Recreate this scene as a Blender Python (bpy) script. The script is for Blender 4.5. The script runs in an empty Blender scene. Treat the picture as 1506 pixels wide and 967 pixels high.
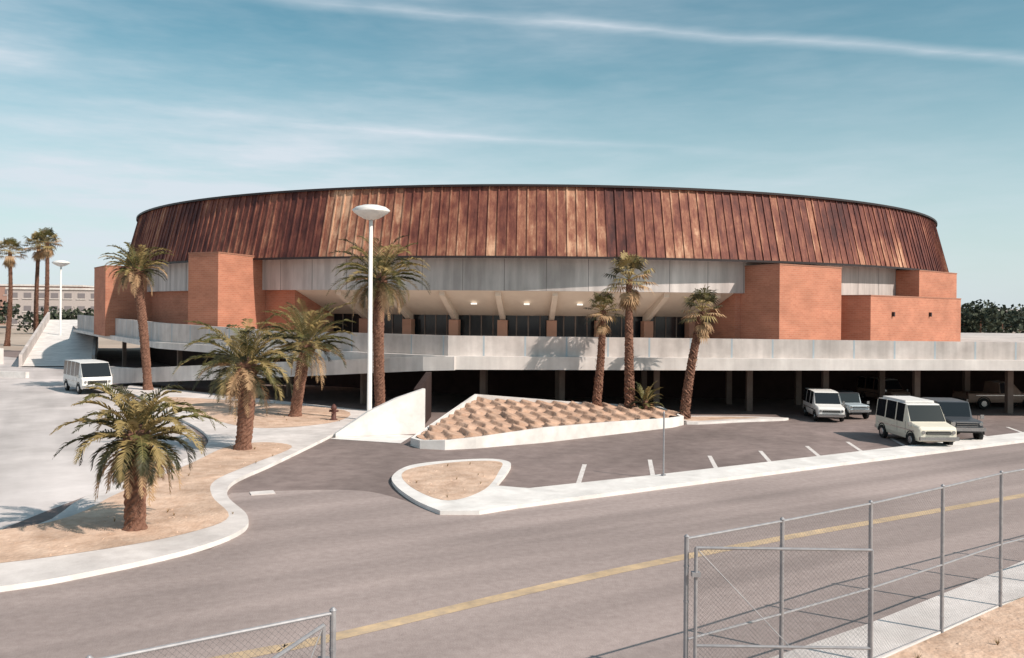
import bpy, bmesh, math, random
from mathutils import Vector, Matrix, Quaternion
R=math.radians
scene=bpy.context.scene
TPI=2*math.pi; TP=TPI

# ------------------------------------------------------------------ materials
def new_mat(name):
    m=bpy.data.materials.new(name); m.use_nodes=True
    nt=m.node_tree
    return m,nt,nt.nodes["Principled BSDF"]
def mat(name,c1,c2=None,scale=3.0,rough=0.85,bump=0.0,bscale=None,metal=0.0,stretch=(1,1,1),big=None,detail=4,spec=0.3,streak=None,drip=None):
    m,nt,b=new_mat(name); N=nt.nodes; L=nt.links
    b.inputs["Roughness"].default_value=rough; b.inputs["Metallic"].default_value=metal
    b.inputs["Specular IOR Level"].default_value=spec
    if c2 is None:
        c2=tuple(x*0.85 for x in c1)
    tc=N.new("ShaderNodeTexCoord"); mp=N.new("ShaderNodeMapping"); mp.inputs["Scale"].default_value=stretch
    L.new(tc.outputs["Object"],mp.inputs[0])
    n=N.new("ShaderNodeTexNoise"); n.inputs["Scale"].default_value=scale; n.inputs["Detail"].default_value=detail
    n.inputs["Roughness"].default_value=0.65
    L.new(mp.outputs[0],n.inputs["Vector"])
    r=N.new("ShaderNodeValToRGB"); r.color_ramp.elements[0].position=0.3; r.color_ramp.elements[1].position=0.7
    r.color_ramp.elements[0].color=(*c1,1); r.color_ramp.elements[1].color=(*c2,1)
    L.new(n.outputs["Fac"],r.inputs[0])
    out=r.outputs[0]
    def scale_by(out,fac):
        mx=N.new("ShaderNodeVectorMath"); mx.operation='SCALE'
        L.new(out,mx.inputs[0]); L.new(fac,mx.inputs["Scale"]); return mx.outputs[0]
    def rng_(fac,a,c,lo,hi):
        mr=N.new("ShaderNodeMapRange"); mr.inputs[1].default_value=a; mr.inputs[2].default_value=c
        mr.inputs[3].default_value=lo; mr.inputs[4].default_value=hi
        L.new(fac,mr.inputs[0]); return mr.outputs[0]
    if big:
        n2=N.new("ShaderNodeTexNoise"); n2.inputs["Scale"].default_value=big[0]; n2.inputs["Detail"].default_value=3
        n2.inputs["Distortion"].default_value=0.6
        L.new(tc.outputs["Object"],n2.inputs["Vector"])
        out=scale_by(out,rng_(n2.outputs["Fac"],.3,.7,big[1],big[2]))
    if streak:   # (heading deg, along, across, lo, hi) - wheel wear running along the road
        mr0=N.new("ShaderNodeMapping"); mr0.inputs["Rotation"].default_value=(0,0,R(-streak[0])); L.new(tc.outputs["Object"],mr0.inputs[0])
        ms=N.new("ShaderNodeMapping"); ms.inputs["Scale"].default_value=(streak[1],streak[2],1); L.new(mr0.outputs[0],ms.inputs[0])
        n3=N.new("ShaderNodeTexNoise"); n3.inputs["Scale"].default_value=1; n3.inputs["Detail"].default_value=4; L.new(ms.outputs[0],n3.inputs["Vector"])
        out=scale_by(out,rng_(n3.outputs["Fac"],.35,.65,streak[3],streak[4]))
    if drip:     # rain streaks on upright concrete (lo, hi)
        ms=N.new("ShaderNodeMapping"); ms.inputs["Scale"].default_value=(2.2,2.2,.18); L.new(tc.outputs["Object"],ms.inputs[0])
        n3=N.new("ShaderNodeTexNoise"); n3.inputs["Scale"].default_value=1; n3.inputs["Detail"].default_value=4; L.new(ms.outputs[0],n3.inputs["Vector"])
        out=scale_by(out,rng_(n3.outputs["Fac"],.35,.62,drip[0],drip[1]))
    L.new(out,b.inputs["Base Color"])
    if bump>0:
        nb=N.new("ShaderNodeTexNoise"); nb.inputs["Scale"].default_value=bscale or scale*4; nb.inputs["Detail"].default_value=2
        L.new(tc.outputs["Object"],nb.inputs["Vector"])
        bp=N.new("ShaderNodeBump"); bp.inputs["Strength"].default_value=bump; bp.inputs["Distance"].default_value=0.05
        L.new(nb.outputs["Fac"],bp.inputs["Height"]); L.new(bp.outputs[0],b.inputs["Normal"])
    return m

M_asph=mat("asphalt",(0.19,0.143,0.132),(0.275,0.213,0.196),scale=1.6,rough=0.9,bump=0.2,bscale=30,big=(0.09,0.72,1.25),streak=(60,.08,.4,.86,1.1))
M_street=mat("worn_asphalt",(0.31,0.244,0.226),(0.39,0.314,0.292),scale=5.0,rough=0.9,bump=0.2,bscale=30,big=(0.10,0.84,1.12),streak=(31,0.03,0.6,0.80,1.12),detail=6)
M_road=mat("pale_road",(0.54,0.485,0.465),(0.68,0.615,0.595),scale=0.5,rough=0.85,big=(0.12,0.70,1.10),streak=(118,0.04,0.45,0.84,1.07))
M_ground=mat("desert_ground",(0.40,0.31,0.25),(0.52,0.42,0.34),scale=0.15,rough=0.95,big=(0.02,0.7,1.1))
M_sand=mat("sand",(0.52,0.335,0.235),(0.76,0.55,0.42),scale=2.2,rough=0.95,bump=0.7,bscale=9,big=(0.5,0.74,1.12),detail=7)
M_soil=mat("terrace_soil",(0.42,0.25,0.17),(0.60,0.405,0.30),scale=2.5,rough=0.95,bump=0.5,bscale=12,big=(0.5,0.82,1.1))
M_conc=mat("pavement_concrete",(0.62,0.555,0.525),(0.80,0.73,0.695),scale=1.5,rough=0.85,bump=0.1,bscale=15,big=(0.4,0.78,1.06))
M_kerb=mat("kerb_paint",(0.74,0.69,0.655),(0.85,0.805,0.77),scale=2.5,rough=0.8,big=(0.8,0.80,1.04))
M_parapet=mat("parapet_concrete",(0.52,0.46,0.43),(0.66,0.595,0.56),scale=1.2,rough=0.85,big=(0.25,0.80,1.1),drip=(.86,1.06))
M_slab=mat("slab_edge_concrete",(0.70,0.635,0.60),(0.80,0.74,0.70),scale=1.2,rough=0.85,big=(0.3,0.82,1.05),drip=(.90,1.03))
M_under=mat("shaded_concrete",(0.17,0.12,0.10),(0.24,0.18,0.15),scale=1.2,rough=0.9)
M_band=mat("fascia_concrete",(0.47,0.42,0.40),(0.64,0.58,0.55),scale=0.9,rough=0.85,stretch=(1,1,0.25),big=(0.12,0.76,1.12),drip=(.84,1.06))
M_soff=mat("soffit_plaster",(0.66,0.54,0.44),(0.74,0.62,0.51),scale=0.6,rough=0.9)
M_joint=mat("dark_joint",(0.2,0.18,0.175),rough=0.9)
M_jointb=mat("sealant_joint",(0.42,0.48,0.52),rough=0.9)
M_dark=mat("dark_wall",(0.030,0.016,0.014),(0.05,0.028,0.024),scale=1.0,rough=0.9)  # near-black colour stands in for shade under the deck and in the garage
M_edge=mat("roof_edge_metal",(0.035,0.025,0.025),rough=0.5)
M_roof=mat("roof_membrane",(0.55,0.5,0.48),rough=0.9)
M_white=mat("white_paint",(0.72,0.69,0.66),(0.80,0.77,0.74),scale=3,rough=0.4,spec=0.5)
M_cream=mat("cream_paint",(0.70,0.64,0.53),(0.76,0.70,0.58),scale=3,rough=0.45)
M_blue=mat("pale_blue_paint",(0.42,0.48,0.52),rough=0.35)
M_grey=mat("dark_grey_paint",(0.07,0.075,0.085),rough=0.35)
M_tan=mat("tan_paint",(0.30,0.20,0.155),rough=0.35)
M_rub=mat("rubber",(0.02,0.02,0.02),rough=0.8)
M_chrome=mat("chrome",(0.55,0.55,0.55),rough=0.25,metal=0.9)
M_galv=mat("galvanised_steel",(0.27,0.262,0.275),(0.38,0.37,0.38),scale=8,rough=0.5,metal=0.3)
M_yel=mat("yellow_road_paint",(0.66,0.47,0.28),(0.42,0.32,0.235),scale=3.5,rough=0.9,big=(0.6,0.82,1.08),detail=7)
M_line=mat("white_road_paint",(0.78,0.73,0.70),(0.55,0.49,0.46),scale=4,rough=0.9)
M_bark=mat("palm_bark",(0.11,0.05,0.034),(0.27,0.14,0.095),scale=7,rough=0.95,bump=0.8,bscale=14)
M_g1=mat("frond_green",(0.095,0.088,0.026),(0.15,0.132,0.045),scale=1.5,rough=0.55,spec=0.4)
M_g2=mat("frond_dark",(0.034,0.034,0.015),(0.06,0.055,0.024),scale=1.5,rough=0.6)
M_g3=mat("frond_dead",(0.36,0.22,0.12),(0.50,0.33,0.19),scale=2,rough=0.9)
M_g4=mat("frond_yellow",(0.25,0.182,0.07),(0.34,0.25,0.11),scale=2,rough=0.6)
M_leaf1=mat("tree_leaf",(0.045,0.055,0.035),(0.07,0.08,0.05),scale=0.4,rough=0.8)
M_leaf2=mat("tree_leaf_dark",(0.022,0.030,0.022),rough=0.85)
M_red=mat("faded_red_paint",(0.12,0.05,0.04),rough=0.6)

def glass_mat():
    m,nt,b=new_mat("dark_glass"); b.inputs["Base Color"].default_value=(0.015,0.017,0.02,1)
    b.inputs["Roughness"].default_value=0.12; return m
M_glass=glass_mat()

def brick_mat(name,c1,c2,mortar):
    m,nt,b=new_mat(name); N=nt.nodes; L=nt.links
    b.inputs["Roughness"].default_value=0.9; b.inputs["Specular IOR Level"].default_value=0.2
    uv=N.new("ShaderNodeUVMap"); uv.uv_map="UVMap"
    br=N.new("ShaderNodeTexBrick"); br.inputs["Scale"].default_value=1.0
    br.inputs["Brick Width"].default_value=0.42; br.inputs["Row Height"].default_value=0.14
    br.inputs["Mortar Size"].default_value=0.012
    br.inputs["Color1"].default_value=(*c1,1); br.inputs["Color2"].default_value=(*c2,1); br.inputs["Mortar"].default_value=(*mortar,1)
    L.new(uv.outputs[0],br.inputs["Vector"])
    tc=N.new("ShaderNodeTexCoord")
    mp=N.new("ShaderNodeMapping"); mp.inputs["Scale"].default_value=(1,1,2.2); L.new(tc.outputs["Object"],mp.inputs[0])
    n2=N.new("ShaderNodeTexNoise"); n2.inputs["Scale"].default_value=0.5; n2.inputs["Detail"].default_value=6
    L.new(mp.outputs[0],n2.inputs["Vector"])
    mr=N.new("ShaderNodeMapRange"); mr.inputs[1].default_value=0.3; mr.inputs[2].default_value=0.7
    mr.inputs[3].default_value=0.84; mr.inputs[4].default_value=1.10
    L.new(n2.outputs["Fac"],mr.inputs[0])
    mx=N.new("ShaderNodeVectorMath"); mx.operation='SCALE'
    L.new(br.outputs["Color"],mx.inputs[0]); L.new(mr.outputs[0],mx.inputs["Scale"])
    L.new(mx.outputs[0],b.inputs["Base Color"]); return m
M_brick=brick_mat("red_brick",(0.49,0.205,0.130),(0.43,0.17,0.108),(0.47,0.25,0.175))

def copper_mat():
    m,nt,b=new_mat("weathered_copper"); N=nt.nodes; L=nt.links
    at=N.new("ShaderNodeAttribute"); at.attribute_name="tone"
    tc=N.new("ShaderNodeTexCoord")
    def nz(st,scale,det,rg_):
        mp=N.new("ShaderNodeMapping"); mp.inputs["Scale"].default_value=st
        L.new(tc.outputs["Object"],mp.inputs[0])
        n=N.new("ShaderNodeTexNoise"); n.inputs["Scale"].default_value=scale; n.inputs["Detail"].default_value=det; n.inputs["Roughness"].default_value=rg_
        L.new(mp.outputs[0],n.inputs["Vector"]); return n.outputs["Fac"]
    def mth(op,a,b_,c=None):
        q=N.new("ShaderNodeMath"); q.operation=op
        for i,x in enumerate((a,b_,c)):
            if x is None: continue
            if isinstance(x,(int,float)): q.inputs[i].default_value=x
            else: L.new(x,q.inputs[i])
        return q.outputs[0]
    n1=nz((2.4,2.4,0.2),1.0,6,.7); n2=nz((1,1,0.8),0.16,3,.6); n3=nz((1,1,.7),1.3,5,.75)
    sep=N.new("ShaderNodeSeparateColor"); L.new(at.outputs["Color"],sep.inputs[0])
    v=mth('ADD',sep.outputs[0],mth('MULTIPLY',mth('SUBTRACT',n1,.5),1.25))
    v=mth('ADD',v,mth('MULTIPLY',mth('SUBTRACT',n2,.5),1.1))
    v=mth('ADD',v,mth('MULTIPLY',mth('SUBTRACT',n3,.5),0.75))
    r=N.new("ShaderNodeValToRGB"); e=r.color_ramp.elements
    e[0].position=0.0; e[0].color=(0.055,0.020,0.020,1)
    e[1].position=1.0; e[1].color=(0.62,0.37,0.24,1)
    for p,c in ((0.25,(0.115,0.038,0.031,1)),(0.48,(0.20,0.070,0.050,1)),(0.72,(0.34,0.150,0.094,1))):
        q=e.new(p); q.color=c
    L.new(v,r.inputs[0]); L.new(r.outputs[0],b.inputs["Base Color"])
    b.inputs["Metallic"].default_value=0.0; b.inputs["Roughness"].default_value=0.7; b.inputs["Specular IOR Level"].default_value=0.25
    return m
M_copper=copper_mat()

def link_mat():
    m,nt,b=new_mat("chain_link_mesh"); N=nt.nodes; L=nt.links
    b.inputs["Base Color"].default_value=(0.14,0.135,0.14,1); b.inputs["Roughness"].default_value=0.6; b.inputs["Metallic"].default_value=0.2
    uv=N.new("ShaderNodeUVMap"); uv.uv_map="UVMap"
    sp=N.new("ShaderNodeSeparateXYZ"); L.new(uv.outputs[0],sp.inputs[0])
    outs=[]
    for op in ('ADD','SUBTRACT'):
        a=N.new("ShaderNodeMath"); a.operation=op; L.new(sp.outputs[0],a.inputs[0]); L.new(sp.outputs[1],a.inputs[1])
        d=N.new("ShaderNodeMath"); d.operation='DIVIDE'; d.inputs[1].default_value=0.07; L.new(a.outputs[0],d.inputs[0])
        f=N.new("ShaderNodeMath"); f.operation='FRACT'; L.new(d.outputs[0],f.inputs[0])
        l=N.new("ShaderNodeMath"); l.operation='LESS_THAN'; l.inputs[1].default_value=0.055; L.new(f.outputs[0],l.inputs[0])
        outs.append(l)
    mx=N.new("ShaderNodeMath"); mx.operation='MAXIMUM'
    L.new(outs[0].outputs[0],mx.inputs[0]); L.new(outs[1].outputs[0],mx.inputs[1])
    L.new(mx.outputs[0],b.inputs["Alpha"]); return m
M_link=link_mat()

# ------------------------------------------------------------------ mesh helper
class MB:
    def __init__(s): s.v=[]; s.f=[]; s.m=[]; s.uv={}; s.tone={}
    def face(s,pts,m=0,uv=None,tone=None):
        i=len(s.v); s.v+= [tuple(p) for p in pts]; s.f.append(tuple(range(i,i+len(pts)))); s.m.append(m)
        if uv: s.uv[len(s.f)-1]=uv
        if tone is not None: s.tone[len(s.f)-1]=tone
    def box(s,c,d,rz=0,m=0,mtx=None):
        sx,sy,sz=[x/2 for x in d]
        M=Matrix.Translation(c)@Matrix.Rotation(rz,4,'Z')
        if mtx is not None: M=mtx@M
        P=[M@Vector((x,y,z)) for x in(-sx,sx) for y in(-sy,sy) for z in(-sz,sz)]
        for q in((0,1,3,2),(4,6,7,5),(0,4,5,1),(2,3,7,6),(0,2,6,4),(1,5,7,3)):
            s.face([P[k] for k in q],m)
    def tube(s,path,rad,n=8,m=0,cap=True):
        path=[Vector(p) for p in path]
        if not hasattr(rad,'__len__'): rad=[rad]*len(path)
        rings=[]
        for i,p in enumerate(path):
            t=(path[min(i+1,len(path)-1)]-path[max(i-1,0)]).normalized()
            a=t.cross(Vector((0,0,1)))
            if a.length<1e-3: a=Vector((1,0,0))
            a.normalize(); b=t.cross(a)
            base=len(s.v)
            for k in range(n):
                an=2*math.pi*k/n
                s.v.append(tuple(p+(a*math.cos(an)+b*math.sin(an))*rad[i]))
            rings.append(base)
        for i in range(len(rings)-1):
            for k in range(n):
                s.f.append((rings[i]+k,rings[i]+(k+1)%n,rings[i+1]+(k+1)%n,rings[i+1]+k)); s.m.append(m)
        if cap:
            for r in(rings[0],rings[-1]):
                s.f.append(tuple(range(r,r+n))); s.m.append(m)
    def prism(s,poly,z0,z1,m=0,bottom=False,mside=None):
        n=len(poly)
        zt=z1 if hasattr(z1,'__len__') else [z1]*n
        s.face([(p[0],p[1],zt[i]) for i,p in enumerate(poly)],m)
        if bottom: s.face([(p[0],p[1],z0) for p in poly],m)
        u=0
        for i in range(n):
            a=poly[i]; b=poly[(i+1)%n]; j=(i+1)%n
            l=math.hypot(b[0]-a[0],b[1]-a[1])
            s.face([(a[0],a[1],z0),(b[0],b[1],z0),(b[0],b[1],zt[j]),(a[0],a[1],zt[i])],m if mside is None else mside,
                   uv=[(u,z0),(u+l,z0),(u+l,zt[j]),(u,zt[i])]); u+=l
    def wall(s,pts,zb,zt,t,m=0):
        n=len(pts); P=[Vector((p[0],p[1])) for p in pts]; O=[]
        for i in range(n):
            d=Vector((0,0))
            if i>0: d+=(P[i]-P[i-1]).normalized()
            if i<n-1: d+=(P[i+1]-P[i]).normalized()
            d.normalize(); O.append(P[i]+Vector((-d.y,d.x))*t)
        if not hasattr(zb,'__len__'): zb=[zb]*n
        if not hasattr(zt,'__len__'): zt=[zt]*n
        u=0
        for i in range(n-1):
            j=i+1; a,b,c,d=P[i],P[j],O[j],O[i]; l=(b-a).length
            s.face([(a.x,a.y,zb[i]),(b.x,b.y,zb[j]),(b.x,b.y,zt[j]),(a.x,a.y,zt[i])],m,uv=[(u,zb[i]),(u+l,zb[j]),(u+l,zt[j]),(u,zt[i])])
            s.face([(d.x,d.y,zb[i]),(c.x,c.y,zb[j]),(c.x,c.y,zt[j]),(d.x,d.y,zt[i])],m)
            s.face([(a.x,a.y,zt[i]),(b.x,b.y,zt[j]),(c.x,c.y,zt[j]),(d.x,d.y,zt[i])],m)
            s.face([(a.x,a.y,zb[i]),(b.x,b.y,zb[j]),(c.x,c.y,zb[j]),(d.x,d.y,zb[i])],m); u+=l
        for i in(0,n-1):
            a,d=P[i],O[i]; s.face([(a.x,a.y,zb[i]),(d.x,d.y,zb[i]),(d.x,d.y,zt[i]),(a.x,a.y,zt[i])],m)
    def build(s,name,mats,parent=None,smooth=False,loc=None,rz=0,merge=False,bevel=0):
        me=bpy.data.meshes.new(name); me.from_pydata(s.v,[],s.f)
        for mm in mats: me.materials.append(mm)
        for i,p in enumerate(me.polygons): p.material_index=s.m[i]; p.use_smooth=smooth
        if s.uv:
            ul=me.uv_layers.new(name="UVMap")
            for fi,uvs in s.uv.items():
                p=me.polygons[fi]
                for k,li in enumerate(p.loop_indices): ul.data[li].uv=uvs[k]
        if s.tone:
            ca=me.color_attributes.new(name="tone",type='FLOAT_COLOR',domain='CORNER')
            for p in me.polygons:
                t=s.tone.get(p.index,0.4)
                for k,li in enumerate(p.loop_indices):
                    tv=t[k] if hasattr(t,'__len__') else t
                    ca.data[li].color=(tv,tv,tv,1)
        me.update()
        if merge:
            bm=bmesh.new(); bm.from_mesh(me); bmesh.ops.remove_doubles(bm,verts=bm.verts,dist=0.0005)
            bmesh.ops.recalc_face_normals(bm,faces=bm.faces); bm.to_mesh(me); bm.free()
        o=bpy.data.objects.new(name,me); scene.collection.objects.link(o)
        if loc: o.location=loc
        o.rotation_euler=(0,0,rz)
        if bevel:
            bv=o.modifiers.new("bevel",'BEVEL'); bv.width=bevel; bv.segments=2; bv.limit_method='ANGLE'; bv.angle_limit=R(40)
        if parent: o.parent=parent
        return o
def empty(name,loc=(0,0,0),rz=0,s=1):
    e=bpy.data.objects.new(name,None); e.empty_display_size=0.5; e.location=loc; e.rotation_euler=(0,0,rz); e.scale=(s,s,s)
    scene.collection.objects.link(e); return e
def smooth(pts,n=6,closed=False):
    out=[]; N=len(pts)
    rng=range(N if closed else N-1)
    for i in rng:
        g=(lambda k:pts[k%N]) if closed else (lambda k:pts[max(0,min(N-1,k))])
        p0,p1,p2,p3=g(i-1),g(i),g(i+1),g(i+2)
        for k in range(n):
            t=k/n
            out.append(tuple(0.5*((2*p1[a])+(-p0[a]+p2[a])*t+(2*p0[a]-5*p1[a]+4*p2[a]-p3[a])*t*t+(-p0[a]+3*p1[a]-3*p2[a]+p3[a])*t**3) for a in(0,1)))
    if not closed: out.append(tuple(pts[-1]))
    return out
def sheet(name,pts,z,m):
    b=MB(); b.face([(p[0],p[1],z) for p in pts]); return b.build(name,[m])
def inside(x,y,poly):
    c=False; n=len(poly); j=n-1
    for i in range(n):
        xi,yi=poly[i][:2]; xj,yj=poly[j][:2]
        if (yi>y)!=(yj>y) and x<(xj-xi)*(y-yi)/(yj-yi)+xi: c=not c
        j=i
    return c

# ------------------------------------------------------------------ ground, roads
b=MB(); b.face([(-4000,-1000,0),(4000,-1000,0),(4000,6000,0),(-4000,6000,0)]); b.build("ground",[M_ground])
sheet("parking_lot",[(-120,-60),(130,-60),(160,40),(160,118),(-70,118),(-70,60),(-120,20)],0.004,M_asph)
lr=smooth([(-13.4,10),(-13.6,22.5),(-13.4,27.5),(-12.9,33),(-13.2,38),(-17,46),(-24,57),(-31,68),(-37,80)],4)
sheet("side_road",lr+[(-45,92),(-70,112),(-140,112),(-140,10)],0.008,M_road)
sheet("street",[(-60,-45),(40,-45),(160,40),(160,121),(80,74.95),(24,41.45),(13.3,34.95),(5.75,30.25),(0.2,26.75),(-0.9,25.9),(-2.04,25.85)]+smooth([(-2.9,27.2),(-4.6,29.0),(-6.5,29.2),(-9.0,28.6)],5)+[(-9.0,27.0),(-7.2,24.2),(-7.4,21.9),(-9.3,20.0),(-11,18.6),(-22,13.0),(-60,-6)],0.008,M_street)

def raised(name,poly,h,m,kerb=None):
    b=MB(); b.prism(poly,0.0,h,0,mside=1); return b.build(name,[m,kerb or M_kerb])
kerbL=smooth([(-22,12.6),(-16,15.6),(-10.9,18.35),(-9.3,19.6),(-7.75,21.5),(-7.1,23.4),(-7.45,25.1),(-8.8,27.6),(-9.35,30),(-9.0,33.3),(-8.6,37.6),(-8.3,41.2)],6)
islL=kerbL+[(-6.8,41.9),(-5.6,42.4),(-4.8,43.0),(-4.8,49.3),(-9,51.6),(-28.5,66.5)]+smooth([(-27.5,62.6),(-23,56),(-19.0,49.2),(-14.6,42),(-12.9,37.5),(-12.6,33),(-13.1,27.5),(-13.3,22.7),(-22,20.5)],5)
raised("pavement",islL,0.13,M_conc)
sandA=smooth([(-17,18.6),(-12.4,19.8),(-9.7,21.5),(-8.25,23.2),(-7.9,24.9),(-9.25,27.5),(-10.0,30),(-9.7,33.2),(-9.2,37.3),(-10.6,38.6),(-11.9,37.4),(-12.0,33),(-12.3,28),(-12.5,24),(-16,21.2)],5,True)
sheet("sand_bed",sandA,0.137,M_sand)
sandB=smooth([(-22.5,57.5),(-15,54.5),(-9.6,51),(-9.0,46),(-11.5,43.2),(-14.2,44.6),(-18.6,50.8)],5,True)
sheet("sand_bed",sandB,0.137,M_sand)
outer=smooth([(-2.04,25.8),(-2.9,27.2),(-3.8,29.4),(-4.15,31.2),(-3.8,33.2),(-2.6,34.3),(-0.9,34.9),(-0.05,34.2),(-0.1,32.4),(-0.5,29.6)],5)
stripT=[(0.6,29.2),(5.05,31.7),(14.3,37.3),(25.6,44.2),(80,77.5)]
stripB=[(80,74.9),(24,41.4),(13.3,34.9),(5.75,30.2),(0.2,26.7),(-0.9,25.85)]
raised("kerbed_island",outer+stripT+stripB,0.13,M_kerb)
inner=smooth([(-3.85,31.3),(-3.45,32.9),(-1.8,34.2),(-0.42,34.2),(-0.42,32.2),(-0.85,28.9),(-1.9,27.2),(-3.1,28.8)],5,True)
sheet("sand_bed",inner,0.134,M_sand)
fl=[(4.6,13.8),(6.08,14.9),(8.0,16.4),(9.9,17.9),(14,21),(40,37.5),(110,80)]
raised("footpath",[(4.2,14.9)]+[(6.7,16.7),(11.4,20.45),(14,22.6),(39,39.3),(109,82)]+fl[::-1],0.12,M_conc)
verge=[(p[0],p[1]-0.02) for p in fl]+[(150,60),(150,-60),(3,-60),(3.4,12)]
sheet("sand_verge",verge,0.10,M_sand)
sheet("sand_verge",[(-2.4,9.0),(-1.7,7),(-1.7,-60),(-150,-60),(-150,-70),(-60,-31)],0.03,M_sand)
# scattered stones and dry weeds on sand (one object each)
rs=random.Random(21); b=MB(); bw_=MB()
def stone(x,y,z,s):
    k=6; o=Vector((x,y,z)); top=o+Vector((rs.uniform(-.3,.3)*s,rs.uniform(-.3,.3)*s,s*rs.uniform(.5,.8)))
    rr=[o+Vector((math.cos(TPI*i/k)*s*rs.uniform(.7,1.1),math.sin(TPI*i/k)*s*rs.uniform(.7,1.1),0)) for i in range(k)]
    for i in range(k): b.face([rr[i],rr[(i+1)%k],top])
def weed(x,y,z,s):
    for k in range(16):
        az=rs.uniform(0,TPI); d=Vector((math.cos(az)*rs.uniform(.2,.9),math.sin(az)*rs.uniform(.2,.9),1)).normalized()*s*rs.uniform(.6,1.1)
        sd=Vector((-math.sin(az),math.cos(az),0))*.008; o=Vector((x,y,z)); bw_.face([o-sd,o+sd,o+d],rs.choice((0,0,1)))
for poly,z,n_,box in ((sandA,.137,420,(-17,-8,18.6,38.6)),(sandB,.137,160,(-22,-9,43,57)),(verge,.10,900,(5,22,9,28)),(inner,.134,60,(-4,-.4,27,34))):
    for c in range(n_):
        x=rs.uniform(box[0],box[1]); y=rs.uniform(box[2],box[3])
        if inside(x,y,poly):
            stone(x,y,z,rs.choice((.015,.02,.03,.03,.05))*rs.uniform(.7,1.3))
            if c%9==0: weed(x+.2,y,z,rs.uniform(.08,.2))
b.build("scattered_stones",[M_sand]); bw_.build("dry_weeds",[M_g3,M_g1])
def stripe(b,pts,w,z):
    for i in range(len(pts)-1):
        a=Vector(pts[i]); c=Vector(pts[i+1]); d=(c-a).normalized(); n=Vector((-d.y,d.x))*w/2
        b.face([(*(a-n),z),(*(c-n),z),(*(c+n),z),(*(a+n),z)])
b=MB(); yl=smooth([(-30,2),(-12,10.6),(-4.7,15.2),(-3.25,16.1),(4.08,21.5),(16.95,29.3),(50,49),(110,85)],6); stripe(b,yl,0.36,0.013); b.build("centre_line_marking",[M_yel])
b=MB()
for a,c in (((2.88,34.5),(2.34,30.6)),((5.6,35.7),(5.14,31.95)),((8.25,36.8),(7.8,33.5)),((10.75,38.2),(10.3,35)),((13.25,39.7),(12.8,36.6)),((15.6,41.1),(15.1,37.9)),((18.2,42.5),(17.7,39.5)),((20.9,44),(20.4,41.2)),((23.6,45.4),(23.1,42.8)),((26.3,47),(25.8,44.5))):
    stripe(b,[a,c],0.17,0.010)
b.build("parking_bay_marking",[M_line])
b=MB(); b.box((-8.0,28.6,0.02),(0.75,0.5,0.03),0.4); b.build("drain_cover",[M_conc])

# ------------------------------------------------------------------ arena
C=(2.4,106.5)
def P(phi,r,z): return (C[0]+r*math.sin(phi),C[1]-r*math.cos(phi),z)
arena=empty("arena_building",(0,0,0))
rng=random.Random(11)
ZT,ZB,RT,RB=14.75,9.72,43.6,44.9
N=400
b=MB(); g=0.4; run=0; slope=0
for i in range(N):
    if run<=0:
        run=rng.choice((3,4,5,6,9,12,15)); g=min(0.66,max(0.2,rng.gauss(0.40,0.13))); slope=rng.uniform(-0.02,0.26)
    run-=1
    t=g+rng.uniform(-0.07,0.07)+(0.22 if rng.random()<0.06 else 0)
    a0=2*math.pi*i/N; a1=2*math.pi*(i+1)/N; r=0.15*(a1-a0)
    j=rng.uniform(-0.025,0.025)
    z1=ZB+(ZT-ZB)*rng.uniform(.3,.75); f=(z1-ZB)/(ZT-ZB); rm=RB+(RT-RB)*f
    b.face([P(a0+r,RB+j,ZB),P(a1,RB-j,ZB),P(a1,rm-j,z1),P(a0+r,rm+j,z1)],0,tone=[t+slope,t+slope,t,t])
    t2=t+rng.uniform(-0.08,0.08)
    b.face([P(a0+r,rm+j,z1),P(a1,rm-j,z1),P(a1,RT-j,ZT),P(a0+r,RT+j,ZT)],0,tone=[t2,t2,t2-0.06,t2-0.06])
    h=0.075; tb=t+0.05
    b.face([P(a0,RB+h,ZB),P(a0+r,RB+h,ZB),P(a0+r,RT+h,ZT),P(a0,RT+h,ZT)],0,tone=[tb+slope,tb+slope,tb,tb])
    b.face([P(a0,RB-.03,ZB),P(a0,RB+h,ZB),P(a0,RT+h,ZT),P(a0,RT-.03,ZT)],0,tone=tb-0.15)
    b.face([P(a0+r,RB-.03,ZB),P(a0+r,RB+h,ZB),P(a0+r,RT+h,ZT),P(a0+r,RT-.03,ZT)],0,tone=tb)
b.build("copper_roof_skirt",[M_copper],arena)
def ring(b,r0,z0,r1,z1,p0,p1,n,m=0):
    for i in range(n):
        a=p0+(p1-p0)*i/n; c=p0+(p1-p0)*(i+1)/n
        b.face([P(a,r0,z0),P(c,r0,z0),P(c,r1,z1),P(a,r1,z1)],m,uv=[(a*r0,z0),(c*r0,z0),(c*r0,z1 if z1!=z0 else z0+.1),(a*r0,z1 if z1!=z0 else z0+.1)])
b=MB(); ring(b,RT+.25,ZT-.02,RT+.25,ZT+.14,0,TP,180,0); ring(b,RT+.25,ZT+.14,RT-.4,ZT+.14,0,TP,180,0); ring(b,RT-.4,ZT+.14,RT-.4,ZT-.1,0,TP,180,0)
ring(b,RT-.4,ZT-.1,2,ZT+1.2,0,TP,90,1); ring(b,RB+.12,ZB-.01,43.5,ZB-.01,0,TP,180,0); ring(b,RB+.13,ZB-.14,RB+.13,ZB+.02,0,TP,180,0)  # dark lower rings paint the shadow line under the copper skirt
b.build("roof_edge",[M_edge,M_roof],arena)
ZF=7.35
b=MB(); ring(b,43.7,ZF,43.7,ZB,0,TP,180,0); 
for i in range(92):
    a=TP*i/92
    b.face([P(a,43.705,ZF),P(a+.0009,43.705,ZF),P(a+.0009,43.705,ZB-.1),P(a,43.705,ZB-.1)],1)
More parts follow.
